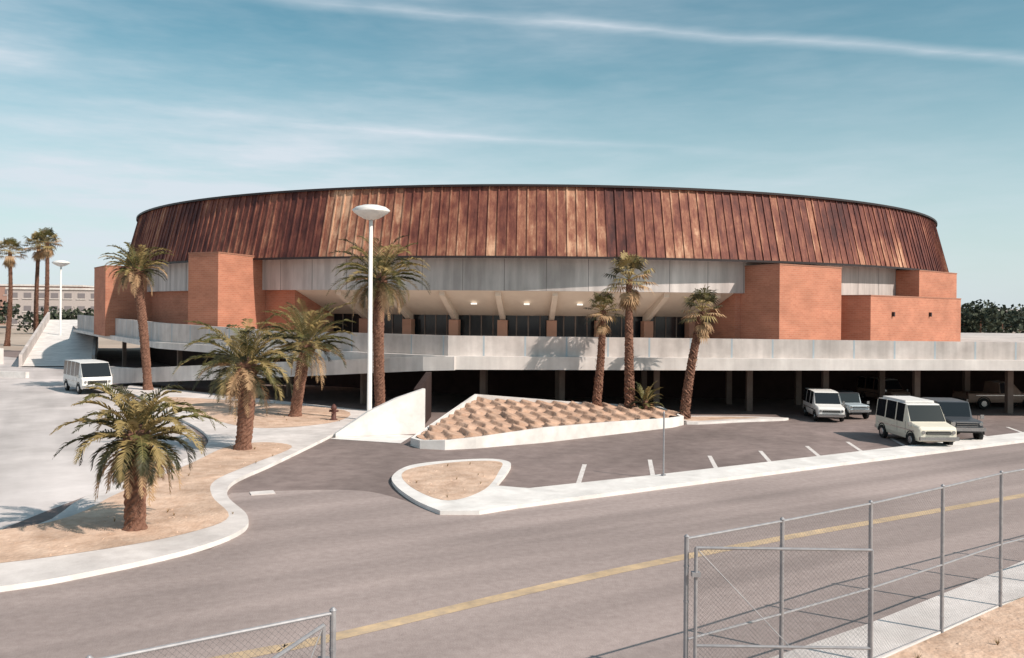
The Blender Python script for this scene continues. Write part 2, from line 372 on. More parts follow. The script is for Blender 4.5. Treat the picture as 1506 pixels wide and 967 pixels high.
ring(b,43.7,ZF,43.2,ZF,0,TP,120,0)
b.build("concrete_fascia",[M_band,M_joint],arena)
pl,pr=R(-26),R(19)
b=MB(); ring(b,43.25,3.3,43.25,ZF+.02,pr,TP+pl,150,0)
for ph in (pl,pr):
    b.face([P(ph,38,3.3),P(ph,43.25,3.3),P(ph,43.25,ZF),P(ph,38,ZF)],0,uv=[(0,3.3),(5,3.3),(5,ZF),(0,ZF)])
b.build("brick_drum_wall",[M_brick],arena)
b=MB(); ring(b,43.2,ZF+.01,38.6,5.55,pl,pr,60,0); b.build("sloped_soffit",[M_soff],arena)
b=MB(); ring(b,38.4,3.3,38.4,5.7,pl,pr,60,0)
k=int((pr-pl)/R(1.35))
for i in range(k):
    a=pl+R(1.35)*i; w=.0014
    b.face([P(a-w,38.45,3.3),P(a+w,38.45,3.3),P(a+w,38.45,5.6),P(a-w,38.45,5.6)],1)
b.build("entrance_glazing",[M_glass,M_under],arena)
b=MB()
phis=[R(0.9)+R(5.45)*k for k in range(-5,4)]
for a in phis:
    w=0.0048
    for s_ in(-w,w):
        b.face([P(a+s_,43.1,ZF),P(a+s_,43.1,ZF-.35),P(a+s_,39.2,5.2),P(a+s_,38.6,5.2),P(a+s_,38.6,5.8)],0)
    b.face([P(a-w,43.1,ZF-.35),P(a+w,43.1,ZF-.35),P(a+w,39.2,5.2),P(a-w,39.2,5.2)],0)
    b.face([P(a-w,43.1,ZF),P(a+w,43.1,ZF),P(a+w,43.1,ZF-.35),P(a-w,43.1,ZF-.35)],0)
    c=P(a,39.1,4.25); b.box(c,(0.75,0.75,1.9),a,1)
b.build("bracket_ribs",[M_soff,M_brick],arena)
b=MB()
m_l,nt,bs=new_mat("soffit_lamp"); bs.inputs["Base Color"].default_value=(.8,.8,.75,1); bs.inputs["Emission Color"].default_value=(1,.95,.85,1); bs.inputs["Emission Strength"].default_value=0.9
for a in phis[3:-2]:
    c=P(a+R(2.72),41.2,6.42); b.box(c,(0.4,0.35,0.12),a,0)
b.build("soffit_lamps",[m_l],arena)
M_parapet2=mat("brick_coping",(0.36,0.17,0.115),rough=.9)
def blk(name,near,inward,tang,depth,width,z0,z1):
    i=Vector(inward).normalized(); t=Vector(tang).normalized(); n=Vector(near)
    poly=[n,n+t*width,n+t*width+i*depth,n+i*depth]
    b=MB(); b.prism([(p.x,p.y) for p in poly],z0,z1,0)
    cc=[n-i*.03-t*.03, n+t*(width+.03)-i*.03, n+t*(width+.03)+i*depth, n-t*.03+i*depth]
    b.prism([(p.x,p.y) for p in cc],z1,z1+.09,1)
    b.build(name,[M_brick,M_parapet2],arena)
blk("brick_tower",(18.7,62.0),(-.42,.91),(5.8,4.2),7,7.3,3.3,9.3)
blk("brick_tower",(26.7,66.0),(-.68,.735),(12.8,12.0),9,17.5,3.3,7.25)
blk("brick_tower",(33.6,73.2),(-.68,.735),(12.8,12.0),8,8.0,7.34,9.5)
blk("brick_tower",(-20.9,63.0),(.27,.96),(-.896,.447),8,2.9,3.3,9.85)
blk("brick_tower",(-36.7,80.0),(.83,.56),(-.56,.83),7,6,3.3,9.6)
b=MB()
for t in (0.22,0.62):
    x=26.7+12.8*t-.1; y=66+12*t-.15
    b.box((x,y,5.9),(0.18,0.3,0.35),R(43),0)
b.build("wall_lamps",[M_edge],arena)

# ------------------------------------------------------------------ elevated concourse
deck=empty("elevated_walkway")
front=[(-49,100),(-36,80.5),(-26,66),(-15.7,58.1),(-3.6,50.2),(12,50.4),(27,50.9),(95,52)]
zt=[5.0,4.9,4.78,4.5,4.5,4.45,4.38,4.2]
b=MB(); b.wall(front,[3.3]*8,zt,0.25,0)
def walk(pts,zs,step):
    acc=0; out=[]
    for i in range(len(pts)-1):
        a=Vector(pts[i]); c=Vector(pts[i+1]); l=(c-a).length; d=(c-a)/l; s=step-acc
        while s<l:
            p=a+d*s; out.append((p,d,zs[i]+(zs[i+1]-zs[i])*s/l)); s+=step
        acc=l-(s-step)
    return out
for p,d,z in walk(front,zt,2.35):
    n=Vector((d.y,-d.x)); q=p+n*0.004; w=d*0.05
    b.face([(*(q-w),3.37),(*(q+w),3.37),(*(q+w),z),(*(q-w),z)],1)
b.build("parapet",[M_parapet,M_jointb],deck)
fo=[]
for i,p in enumerate(front):
    d=Vector((0,0)); 
    if i>0:d+=(Vector(p)-Vector(front[i-1])).normalized()
    if i<len(front)-1:d+=(Vector(front[i+1])-Vector(p)).normalized()
    d.normalize(); fo.append((p[0]+d.y*0.45,p[1]-d.x*0.45))
b=MB(); b.wall(fo,[3.1,3.0,2.9,2.75,2.6,2.68,2.78,2.85],[3.36]*8,0.5,0); b.build("slab_edge",[M_slab],deck)
b=MB(); back=[(95,125),(48,125),(48,107),(45,90),(30,72),(20,66),(-16,66),(-28,76),(-38,92),(-40,107),(-46,125),(-62,125)]
pl_=[(p[0],p[1]+.1) for p in front]+back
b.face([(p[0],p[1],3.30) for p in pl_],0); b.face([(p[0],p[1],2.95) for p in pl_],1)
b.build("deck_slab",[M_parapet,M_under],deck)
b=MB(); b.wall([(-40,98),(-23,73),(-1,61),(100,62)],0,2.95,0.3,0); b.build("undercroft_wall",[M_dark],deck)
b=MB()
for x in (-1.7,3.0,8.6,14.1,18.6,24,29.5,35,41,48,56): 
    b.box((x*1.02,53.6,1.47),(0.34,0.34,2.94),0,0); b.box((x,57.5,1.47),(0.34,0.34,2.94),0,0)
for x,y in((-9.3,55.9),(-15,59.9),(-20.5,64.1),(-25.6,68.4),(-31.5,76.5),(-38,87)): b.box((x,y,1.47),(0.34,0.34,2.94),0.6,0)
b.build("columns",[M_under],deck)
b=MB(); ro=[(-30.5,67.6),(-17.5,57.6),(-5.0,50.05),(-3.2,49.62)]
b.wall(ro,[0.1,1.35,2.5,2.58],[1.2,2.35,3.3,3.34],0.22,0)
ri=[(-29.2,69.2),(-16.3,59.2),(-4.0,51.4)]
for i in range(2):
    z=[.3,1.6,2.9]
    b.face([(*ro[i],z[i]),(*ro[i+1],z[i+1]),(*ri[i+1],z[i+1]),(*ri[i],z[i])],0)
    b.face([(*ro[i],z[i]-.2),(*ro[i+1],z[i+1]-.2),(*ri[i+1],z[i+1]-.2),(*ri[i],z[i]-.2)],0)
b.build("access_ramp",[M_slab],deck)
b=MB()
A=Vector((-47.8,86)); B=Vector((-41.2,87)); T=Vector((-66.5,127)); U=Vector((-60,128))
b.face([(*A,.1),(*B,.1),(*U,4.0),(*T,4.0)],0); b.face([(*B,0),(*B,.1),(*U,4.0),(*U,0)],0); b.face([(*A,0),(*A,.1),(*T,4.0),(*T,0)],0)
b.wall([tuple(T),tuple(A)],[0,0],[5.1,1.2],0.3,1); b.wall([tuple(U),tuple(B)],[0,0],[5.1,1.2],0.3,1)
b.build("pedestrian_ramp",[M_kerb,M_parapet])
b=MB(); b.wall([(-72,108),(-52,90)],0,[2.4,1.6],0.4,0); b.build("retaining_wall",[M_slab])
b=MB(); b.wall([(-62,82),(-50,75),(-40,73)],0,[.5,.5,.5],0.4,0); b.build("low_wall",[M_kerb])
b=MB(); b.wall([(-36.2,73.5),(-29.5,69.5)],0,1.15,0.25,0); b.build("concrete_barrier_wall",[M_slab])

# ------------------------------------------------------------------ garage wall and planter
b=MB()
b.wall([(-8.1,41.0),(-6.7,41.5),(-5.4,42.1),(-4.15,42.8)],0,[0.2,1.15,1.75,2.15],0.3,0)
b.build("garage_retaining_wall",[M_kerb])
sheet("pavement",[(-8.3,40.6),(-4.9,39.4),(-4.6,41.9),(-5.4,42.05),(-6.7,41.45),(-8.1,40.95)],0.02,M_kerb)
b=MB(); b.wall([(-4.45,43.2),(-4.45,49.4)],0,[2.1,2.5],0.3,0); b.build("garage_shade_wall",[M_dark])  # dark wall added to stand in for the shaded garage opening
b=MB()
ringp=[(-4.4,38.9),(-3.9,38.0),(-2.8,37.7),(-1.5,38.2),(1.45,40.0),(5,42.9),(8.3,45.6),(9.1,46.7),(8.2,48.6),(3,48.7),(-2.0,48.7)]
zr=[.34,.36,.42,.5,.68,.62,.52,.48,.75,1.0,1.35]
n=len(ringp); cen=Vector((1.5,44))
inn=[]
for p in ringp:
    q=Vector(p); d=(cen-q).normalized()*0.22; inn.append((q.x+d.x,q.y+d.y))
for i in range(n):
    j=(i+1)%n; a,c,d,e=ringp[i],ringp[j],inn[j],inn[i]
    b.face([(*a,0),(*c,0),(*c,zr[j]),(*a,zr[i])],0); b.face([(*a,zr[i]),(*c,zr[j]),(*d,zr[j]),(*e,zr[i])],0); b.face([(*e,0),(*d,0),(*d,zr[j]),(*e,zr[i])],0)
b.build("planter_wall",[M_kerb])
def bedz(x,y):
    return 0.28+ (y-38)*0.078 - max(0,(x+2))*0.035
b=MB(); st=0.065; nx=int(14.6/st); ny=int(11.5/st)
idx={}
rg=random.Random(3); cell={}
for i in range(nx):
    for jn in range(ny):
        x=-4.8+i*st; y=37.5+jn*st
        if not inside(x,y,inn): continue
        # staggered low planting terraces stepping across the slope
        u=x*0.90+y*0.436; v=-x*0.436+y*0.90
        u+=.08*math.sin(v*2.1)+.04*math.sin(v*5.3+x)
        row=math.floor(v/1.5); fv=(v/1.5)%1.0; uu=(u/0.86)+0.5*(row%2); fu=uu%1.0
        key=(row,math.floor(uu)); hc=cell.setdefault(key,rg.uniform(.75,1.3))
        e=min(1,min(fv,1-fv)/0.10)
        rid=0.19*hc*(fu/0.12 if fu<0.12 else 1-(fu-.12)/.88)*e
        idx[(i,jn)]=len(b.v); b.v.append((x,y,bedz(x,y)+rid-.05+rg.uniform(-.010,.010)))
for (i,jn),k in idx.items():
    if (i+1,jn) in idx and (i,jn+1) in idx and (i+1,jn+1) in idx:
        b.f.append((k,idx[(i+1,jn)],idx[(i+1,jn+1)],idx[(i,jn+1)])); b.m.append(0)
b.build("terraced_planting_bed",[M_soil],smooth=True)
raised("kerbed_island",smooth([(9.3,46.9),(12.4,48.0),(15.4,49.2),(12,49.9),(9.0,49.4)],4,True),0.13,M_conc)
sheet("sand_bed",smooth([(9.7,47.5),(12,48.4),(13.8,49.1),(12,49.5),(9.5,49.1)],4,True),0.134,M_sand)

# ------------------------------------------------------------------ palms
def trunk(b,base,top,r0,r1,rg,m=0,seg=0.09,n=16,rough=0.16):
    base=Vector(base); top=Vector(top); L=(top-base).length; k=max(6,int(L/seg)); prev=None
    bow=Vector((rg.uniform(-1,1),rg.uniform(-1,1),0))*0.02*L
    for i in range(k+1):
        t=i/k; c=base.lerp(top,t)+bow*math.sin(math.pi*t)
        r=r0+(r1-r0)*t
        if t<0.07: r*=1+0.35*(1-t/0.07)
        st=len(b.v)
        for j in range(n):
            a=2*math.pi*j/n
            s=((i+j)%2)*rough - rough*.4 + rg.uniform(-.07,.07)
            b.v.append((c.x+math.cos(a)*r*(1+s),c.y+math.sin(a)*r*(1+s),c.z))
        if prev is not None:
            for j in range(n):
                b.f.append((prev+j,prev+(j+1)%n,st+(j+1)%n,st+j)); b.m.append(m)
        prev=st
def frond(b,o,az,el,L,rg,m,bend,nst=24,lw=0.05,ll=0.45):
    p=Vector(o); pts=[]; dirs=[]; K=12; e=el
    for i in range(K+1):
        d=Vector((math.cos(az)*math.cos(e),math.sin(az)*math.cos(e),math.sin(e))); pts.append(p.copy()); dirs.append(d)
        p=p+d*(L/K); e-=bend*(0.3+1.7*i/K)/K; e=max(e,-1.5)
    b.tube(pts[::2],[0.03*(1-.8*i/(K/2)) for i in range(len(pts[::2]))],3,4 if m in(1,4) else m,cap=False)
    side0=Vector((-math.sin(az),math.cos(az),0))
    for s in range(nst):
        t=0.16+0.84*s/(nst-1); f=t*K; i=min(K-1,int(f)); q=pts[i].lerp(pts[i+1],f-i); d=dirs[i]
        up=d.cross(side0); 
        if up.z<0: up=-up
        l=ll*(math.sin(math.pi*min(1,0.18+0.78*t))**0.7)*rg.uniform(.8,1.15)
        for sg in(-1,1):
            if rg.random()<.06: continue
            dr=(side0*sg*0.8+d*(0.6+.5*t)+up*rg.uniform(0.05,0.5)).normalized()
            w=d*lw*0.5
            mid=q+dr*l*0.55; tip=q+dr*l+Vector((0,0,-l*rg.uniform(.1,.4)))
            b.face([q-w,q+w,mid+w*.9,tip,mid-w*.9],m)
def date_palm(name,base,top,r0,r1,fl,nf,seed,dead=8,droop=1.0,low=95):
    rg=random.Random(seed); b=MB(); trunk(b,base,top,r0,r1,rg)
    o=Vector(top)
    b.tube([o-Vector((0,0,.55)),o-Vector((0,0,.25)),o+Vector((0,0,.1)),o+Vector((0,0,.35))],[r1*1.05,r1*1.5,r1*1.25,r1*.3],10,0)
    for i in range(nf):
        t=i/nf; az=i*2.39996+rg.uniform(-.2,.2); el=R(84)-t**0.85*R(low)+rg.uniform(-.12,.12)
        L=fl*rg.uniform(.8,1.12)*(0.75+.3*math.sin(math.pi*min(1,t+.2)))
        m=rg.choice((1,1,4,2,4)) if t<.6 else rg.choice((1,2,2,4,3))
        frond(b,o+Vector((math.cos(az)*r1*.6,math.sin(az)*r1*.6,.15-.35*t)),az,el,L,rg,m,(1.15+rg.uniform(-.3,.4))*droop,lw=.05,ll=fl*.19)
    for i in range(dead):
        az=rg.uniform(0,TP); frond(b,o+Vector((math.cos(az)*r1,math.sin(az)*r1,-.3)),az,R(rg.uniform(-55,-20)),fl*rg.uniform(.45,.8),rg,3,1.3,nst=16,lw=.045,ll=fl*.13)
    return b.build(name,[M_bark,M_g1,M_g2,M_g3,M_g4])
def fan_palm(name,base,top,r0,r1,fr,nf,seed,skirt=14):
    rg=random.Random(seed); b=MB(); trunk(b,base,top,r0,r1,rg,rough=.28); o=Vector(top)
    base=Vector(base)
    for i in range(int((o-base).length*16)):
        t=rg.random(); c=base.lerp(o,t); az=rg.uniform(0,TP); r=(r0+(r1-r0)*t)
        d=Vector((math.cos(az),math.sin(az),0)); sd=Vector((-d.y,d.x,0))*.035
        p=c+d*r*.9; q=c+d*(r+rg.uniform(.05,.13))+Vector((0,0,rg.uniform(.05,.18)))
        b.face([p-sd,p+sd,q],rg.choice((0,0,3)))
    def fan(o,az,el,pl,fr,m,drp):
        d=Vector((math.cos(az)*math.cos(el),math.sin(az)*math.cos(el),math.sin(el)))
        sd=Vector((-math.sin(az),math.cos(az),0)); c=o+d*pl
        b.tube([o,c],[.025,.015],3,4,cap=False)
        n=13
        for k in range(n):
            a=R(-95+190*k/(n-1)); dr=(d*math.cos(a)+sd*math.sin(a)); pr=(-d*math.sin(a)+sd*math.cos(a))
            l=fr*(0.75+.25*math.cos(a))*rg.uniform(.8,1.15); w=fr*.06
            mid=c+dr*l*.6+Vector((0,0,-l*.05)); tip=c+dr*l+Vector((0,0,-l*drp))
            b.face([c,mid-pr*w,tip,mid+pr*w],m)
    for i in range(nf):
        t=i/nf; az=i*2.39996+rg.uniform(-.2,.2); el=R(80)-t*R(105)+rg.uniform(-.12,.12)
        fan(o+Vector((0,0,.1-.25*t)),az,el,fr*rg.uniform(.7,1.1),fr*.8,rg.choice((1,4,2,4)) if t<.6 else rg.choice((2,4,3,3)),rg.uniform(.25,.6))
    for i in range(skirt):
        az=rg.uniform(0,TP); fan(o+Vector((0,0,-.2-rg.random()*.6)),az,R(rg.uniform(-78,-45)),fr*.5,fr*.6,3,.3)
    return b.build(name,[M_bark,M_g1,M_g2,M_g3,M_g4])
date_palm("date_palm_tree",(-9.9,23.4,.1),(-9.85,23.4,2.55),.25,.27,1.95,58,1,dead=30,droop=1.45,low=108)
date_palm("date_palm_tree",(-11.1,36.7,.1),(-11.0,36.7,3.6),.30,.36,2.65,56,2,dead=16,droop=1.25,low=105)
date_palm("date_palm_tree",(-11.7,48.0,.1),(-11.1,48,4.0),.28,.32,3.0,52,3,dead=10)
date_palm("date_palm_tree",(-7.45,50.6,.1),(-7.55,50.6,7.7),.28,.30,3.15,56,4,dead=18,droop=1.15,low=112)
date_palm("date_palm_tree",(-25.6,62.5,.1),(-26.5,62.5,8.6),.27,.32,2.5,50,5,dead=14,droop=1.1)
fan_palm("fan_palm_tree",(4.6,48.1,.6),(4.95,48.1,6.0),.24,.15,.72,26,6,skirt=12)
fan_palm("fan_palm_tree",(6.45,48.1,.5),(6.35,48.1,7.7),.27,.15,.98,28,7,skirt=20)
fan_palm("fan_palm_tree",(9.2,47.2,.3),(10.15,47.3,6.0),.25,.18,.88,26,8,skirt=16)
date_palm("small_palm_shrub",(7.25,47.9,.5),(7.25,47.9,1.0),.14,.12,1.25,22,9,dead=10)
for k,(x,y,h) in enumerate(((-74,130,13.8),(-70.3,131,14.8),(-68.0,129,15.2))):
    fan_palm("fan_palm_tree",(x,y,0),(x+.3,y,h),.32,.22,1.5,34,20+k,skirt=20)

# ------------------------------------------------------------------ street lamps
def street_lamp(x,y,h,s=1):
    b=MB(); b.tube([(0,0,0),(0,0,.25)],[.22,.20],14,0); b.tube([(0,0,.25),(0,0,h-.45)],[.135,.095],12,0)
    b.tube([(0,0,h-.66),(0,0,h-.58),(0,0,h-.42),(0,0,h-.26),(0,0,h-.2)],[.12,.40,.72*s,.96*s,1.0*s],24,0,cap=False)
    b.tube([(0,0,h-.20),(0,0,h-.14),(0,0,h+.02),(0,0,h+.12),(0,0,h+.16)],[1.0*s,1.05*s,.82*s,.45*s,.05],24,0)
    b.build("street_lamp",[M_white],smooth=True,loc=(x,y,.1))
street_lamp(-7.45,46.6,11.2,.95); street_lamp(-56,110,11.4)
b=MB(); b.tube([(0,0,0),(0,0,2.25)],.03,8,0); b.tube([(0,0,0),(0,0,.05)],.09,10,0); b.tube([(0,0,2.25),(0,0,2.3)],[.035,.01],8,0); b.build("metal_pole",[M_galv],loc=(5.45,31.6,.13))
b=MB()
b.tube([(0,0,0),(0,0,.06)],[.2,.2],14,0); b.tube([(0,0,.06),(0,0,.55),(0,0,.6),(0,0,.7),(0,0,.78),(0,0,.84)],[.13,.12,.16,.14,.09,.03],14,0)
b.tube([(-.24,0,.48),(.24,0,.48)],.06,10,0); b.tube([(0,-.2,.4),(0,0,.4)],.075,10,0); b.build("fire_hydrant",[M_red],smooth=True,loc=(-9.3,46.5,.13))

# ------------------------------------------------------------------ chain link fences
def fence_run(b,pts,h,z0=0.1,mid=None,posts=None):
    pts=[Vector(p) for p in pts]; u=0
    for i,p in enumerate(pts):
        b.tube([(p.x,p.y,z0-.05),(p.x,p.y,z0+h+.03)],.034,10,0); b.tube([(p.x,p.y,z0+h+.03),(p.x,p.y,z0+h+.06)],[.042,.015],10,0)
        for zz in (.3,.8,1.8,2.3): b.tube([(p.x,p.y,z0+zz),(p.x,p.y,z0+zz+.025)],.039,10,0)
    for i in range(len(pts)-1):
        a,c=pts[i],pts[i+1]; l=(c-a).length
        b.tube([(a.x,a.y,z0+h),(c.x,c.y,z0+h)],.022,8,0)
        if mid: b.tube([(a.x,a.y,z0+mid),(c.x,c.y,z0+mid)],.02,8,0)
        b.tube([(a.x,a.y,z0+.08),(c.x,c.y,z0+.08)],.006,5,0)
        b.face([(a.x,a.y,z0+.06),(c.x,c.y,z0+.06),(c.x,c.y,z0+h-.01),(a.x,a.y,z0+h-.01)],1,uv=[(u,0),(u+l,0),(u+l,h),(u,h)]); u+=l
b=MB(); pts=[(2.5,12.55),(4.19,13.65),(6.08,14.95),(8.0,16.4),(9.9,17.88)]
for k in range(1,14): pts.append((9.9+2.0*k,17.88+1.32*k))
fence_run(b,pts,2.70,0.08,1.27); b.build("chain_link_fence",[M_galv,M_link])
b=MB(); pts=[(-1.88,9.45)]+[(-1.88-1.95*k,9.45-1.36*k) for k in range(1,8)]
fence_run(b,pts,2.70,0.05,1.27); b.build("chain_link_fence",[M_galv,M_link])
def gate(name,a,c,h=2.55):
    a=Vector(a); c=Vector(c); b=MB(); l=(c-a).length; z0=.12; d=(c-a).normalized()
    for p in(a,c): b.tube([(p.x,p.y,z0),(p.x,p.y,z0+h)],.026,8,0)
    for z in (z0,z0+h*.46,z0+h): b.tube([(a.x,a.y,z),(c.x,c.y,z)],.022,8,0)
    b.tube([(a.x,a.y,z0+h),(c.x,c.y,z0)],.007,5,0)
    b.face([(a.x,a.y,z0),(c.x,c.y,z0),(c.x,c.y,z0+h),(a.x,a.y,z0+h)],1,uv=[(0,0),(l,0),(l,h),(0,h)])
    for z in(.6,2.3): b.box((a.x,a.y,z),(.12,.10,.06),0,0)
    b.build(name,[M_galv,M_link])
gate("chain_link_gate",(2.62,12.48),(5.08,12.44))
gate("chain_link_gate",(-1.95,9.3),(-2.7,6.9))

# ------------------------------------------------------------------ vehicles
def vehicle(name,loc,heading,st,paint,wheels,wr,roof=None,extras=None,s=1):
    root=empty(name,loc,heading,s); b=MB()
    mats=[paint,M_glass,M_rub,M_chrome,roof or paint,M_white,M_red]
    def sec(s):
        x,zb,zl,ztp,hw,ht=s[:6]; return [(x,-hw*.93,zb),(x,-hw,zb+.2),(x,-hw,zl),(x,-ht,ztp),(x,ht,ztp),(x,hw,zl),(x,hw,zb+.2),(x,hw*.93,zb)]
    S=[sec(s) for s in st]
    for i in range(len(st)-1):
        A,B=S[i],S[i+1]; sg,tg=st[i][6],st[i][7]
        for k in range(8):
            j=(k+1)%8; m=0
            if k in(2,4): m=1 if sg else 0
            if k==3: m=1 if tg==1 else (0 if st[i][3]-st[i][2]<.12 or tg==2 else 4)
            if k==7: m=2
            b.face([A[k],B[k],B[j],A[j]],m)
    b.face(S[0],0); b.face(S[-1][::-1],0)
    b.build("body",mats,root,merge=True,bevel=.035)
    b=MB()
    hw=max(s[4] for s in st)
    for x in wheels:
        for sg in(-1,1):
            b.tube([(x,sg*(hw-.16),wr),(x,sg*(hw+.02),wr)],[wr,wr*.97],20,2); b.tube([(x,sg*(hw+.0),wr),(x,sg*(hw+.035),wr)],[wr*.55,wr*.5],14,3)
            b.tube([(x+math.cos(a_)*wr*1.2,sg*(hw+.005),wr+math.sin(a_)*wr*1.2) for a_ in [math.pi*q/8 for q in range(9)]],.03,5,2,cap=False)
    b.build("wheels",mats,root)
    b=MB(); xf=st[-1][0]; xr=st[0][0]; zf=st[-1][1]; zl=st[-1][2]
    b.box((xf+.07,0,zf+.14),(.12,hw*1.96,.16),0,3); b.box((xr-.06,0,st[0][1]+.14),(.12,hw*1.9,.15),0,3)
    b.box((xf+.012,0,(zf+.3+zl)/2),(.03,hw*1.25,(zl-zf-.3)*.62),0,2)
    for k in range(3): b.box((xf+.03,0,(zf+.3+zl)/2+(k-1)*.09),(.02,hw*1.2,.02),0,3)
    for sg in(-1,1):
        b.tube([(xf+.0,sg*hw*.76,(zf+.3+zl)/2+.03),(xf+.05,sg*hw*.76,(zf+.3+zl)/2+.03)],[.09,.08],14,3)
        b.box((xr-.015,sg*hw*.82,st[0][1]+.55),(.03,.14,.22),0,6)
        b.box((st[-2][0]-.5,sg*(hw+.1),zl+.25),(.05,.16,.2),0,3)
        b.box(((xf+xr)/2,sg*(hw+.004),zf+.42),((xf-xr)*.8,.012,.05),0,3)
        for xx in (.15,1.0): b.box((xx,sg*(hw+.001),zf+.5),(.015,.01,.55),0,2)
    b.build("trim",mats,root)
    if extras: extras(root,mats)
    return root
van=[(-2.3,.35,1.05,1.88,.90,.80,0,0),(-2.15,.33,1.08,1.95,.93,.82,1,0),(-1.2,.33,1.08,1.98,.94,.83,0,0),(-1.1,.33,1.08,1.98,.94,.83,1,0),(-.1,.33,1.08,1.98,.94,.83,0,0),(0,.33,1.08,1.98,.94,.83,1,0),(.75,.33,1.08,1.95,.94,.82,0,0),(.87,.33,1.08,1.90,.94,.80,0,1),(1.3,.33,1.08,1.16,.94,.86,0,2),(2.15,.33,.98,1.03,.90,.82,0,2),(2.28,.36,.84,.90,.86,.78,0,0)]
def rack(root,mats):
    b=MB(); b.box((-.7,0,2.03),(2.4,1.4,.1),0,0); b.build("roof_pod",[M_white],root,bevel=.04)
vehicle("camper_van",(18.75,41.2,.01),R(-88),van,M_cream,(-1.45,1.5),.34,roof=M_white,extras=rack,s=.95)
jeep=[(-1.9,.45,1.0,1.72,.80,.74,0,0),(-1.8,.45,1.0,1.75,.80,.74,1,0),(-.9,.45,1.0,1.76,.80,.74,0,0),(-.8,.45,1.0,1.76,.80,.74,1,0),(.15,.45,1.0,1.74,.80,.73,0,0),(.22,.45,1.0,1.72,.80,.72,0,1),(.5,.45,1.0,1.05,.80,.70,0,2),(1.75,.45,.98,1.02,.74,.64,0,2),(1.82,.5,.9,.95,.70,.6,0,0)]
vehicle("jeep",(21.3,42.9,.01),R(-95),jeep,M_grey,(-1.2,1.25),.38,roof=M_grey,s=1.0)
vehicle("delivery_van",(17.6,50.0,.01),R(-96),van,M_white,(-1.45,1.5),.34,roof=M_white,s=.8)
vehicle("jeep",(19.35,51.0,.01),R(-85),jeep,M_blue,(-1.2,1.25),.36,roof=M_grey,s=.8)
pick=[(-2.5,.42,.98,1.0,.88,.84,0,2),(-.45,.42,.98,1.0,.90,.85,0,2),(-.4,.42,1.0,1.66,.90,.72,1,0),(.45,.42,1.0,1.68,.90,.72,0,0),(.5,.42,1.0,1.66,.90,.72,0,1),(1.0,.42,1.0,1.06,.90,.84,0,2),(2.2,.42,.94,.98,.86,.8,0,2),(2.3,.46,.85,.9,.82,.76,0,0)]
vehicle("pickup_truck",(31.0,56.5,.01),R(5),pick,M_tan,(-1.5,1.5),.36,roof=M_white)
vehicle("delivery_van",(25.0,59.6,.01),R(-75),van,M_tan,(-1.4,1.4),.32,roof=M_white,s=.8)
bus=[(-2.6,.35,1.15,2.05,.98,.90,0,0),(-2.5,.35,1.15,2.12,1.0,.92,1,0),(-1.7,.35,1.15,2.15,1.0,.92,0,0),(-1.6,.35,1.15,2.15,1.0,.92,1,0),(-.7,.35,1.15,2.15,1.0,.92,0,0),(-.6,.35,1.15,2.15,1.0,.92,1,0),(.3,.35,1.15,2.15,1.0,.92,0,0),(.4,.35,1.15,2.15,1.0,.92,1,0),(1.5,.35,1.15,2.12,1.0,.92,0,0),(1.6,.35,1.15,2.08,1.0,.90,0,1),(2.2,.35,1.12,1.18,1.0,.92,0,2),(2.3,.4,.95,1.0,.95,.88,0,0)]
vehicle("minibus",(-29.6,62.0,.01),R(-50),bus,M_white,(-1.7,1.5),.36)

# ------------------------------------------------------------------ distant setting
def tree_mass(name,trees,seed):
    rg=random.Random(seed); b=MB()
    for x,y,w,h in trees:
        b.tube([(x,y,0),(x,y,h*.6)],[.3,.12],6,2)
        lobes=[(x+rg.uniform(-.4,.4)*w,y+rg.uniform(-.4,.4)*w,h*rg.uniform(.3,.85),w*rg.uniform(.18,.34)) for _ in range(8)]
        for k in range(460):
            lx,ly,lz,lr=rg.choice(lobes)
            d=Vector((rg.gauss(0,1),rg.gauss(0,1),rg.gauss(0,1))).normalized()*lr*rg.uniform(.6,1.1)
            c=Vector((lx,ly,lz))+Vector((d.x,d.y,d.z*.75)); s=rg.uniform(.25,.6)
            a=Vector((rg.gauss(0,1),rg.gauss(0,1),rg.gauss(0,1))).normalized()*s; e=a.cross(Vector((rg.gauss(0,1),rg.gauss(0,1),rg.gauss(0,1)))).normalized()*s*.7
            b.face([c-a,c-e,c+a,c+e],rg.choice((0,0,1)))
    return b.build(name,[M_leaf1,M_leaf2,M_bark])
rg=random.Random(8)
tr=[(rg.uniform(98,185),rg.uniform(170,240),rg.uniform(6,12),rg.uniform(5,9.5)) for _ in range(32)]
tree_mass("tree_line",tr,1)
tree_mass("tree_line",[(-128+k*6+rg.uniform(-3,3),rg.uniform(185,198),rg.uniform(7,10),rg.uniform(6,10)) for k in range(4)]+[(-100+k*5,188,7,5) for k in range(3)],2)
def low_building(name,x,y,w,d,h,mw,rz,nw,storeys):
    root=empty(name,(x,y,0),rz); b=MB(); b.prism([(-w/2,-d/2),(w/2,-d/2),(w/2,d/2),(-w/2,d/2)],0,h,0); b.build("walls",[mw],root)
    b=MB(); b.box((0,0,h+.25),(w+.6,d+.6,.5),0,0); b.build("roof",[M_slab],root)
    b=MB(); sh=h/storeys
    for s in range(storeys):
        for k in range(nw):
            cx=-w/2+(k+.5)*w/nw; b.box((cx,-d/2-.0,sh*s+sh*.55),(w/nw*.55,.12,sh*.38),0,0); b.box((cx,-d/2-.1,sh*s+sh*.28),(w/nw*.72,.2,.15),0,1)
    b.build("windows",[M_bglass,M_slab],root)
M_bw=mat("hazed_stucco",(0.50,0.43,0.405),rough=.9)  # distance haze is mixed into this stucco colour and the brick below
M_bb=mat("hazed_brick",(0.42,0.25,0.20),rough=.9)
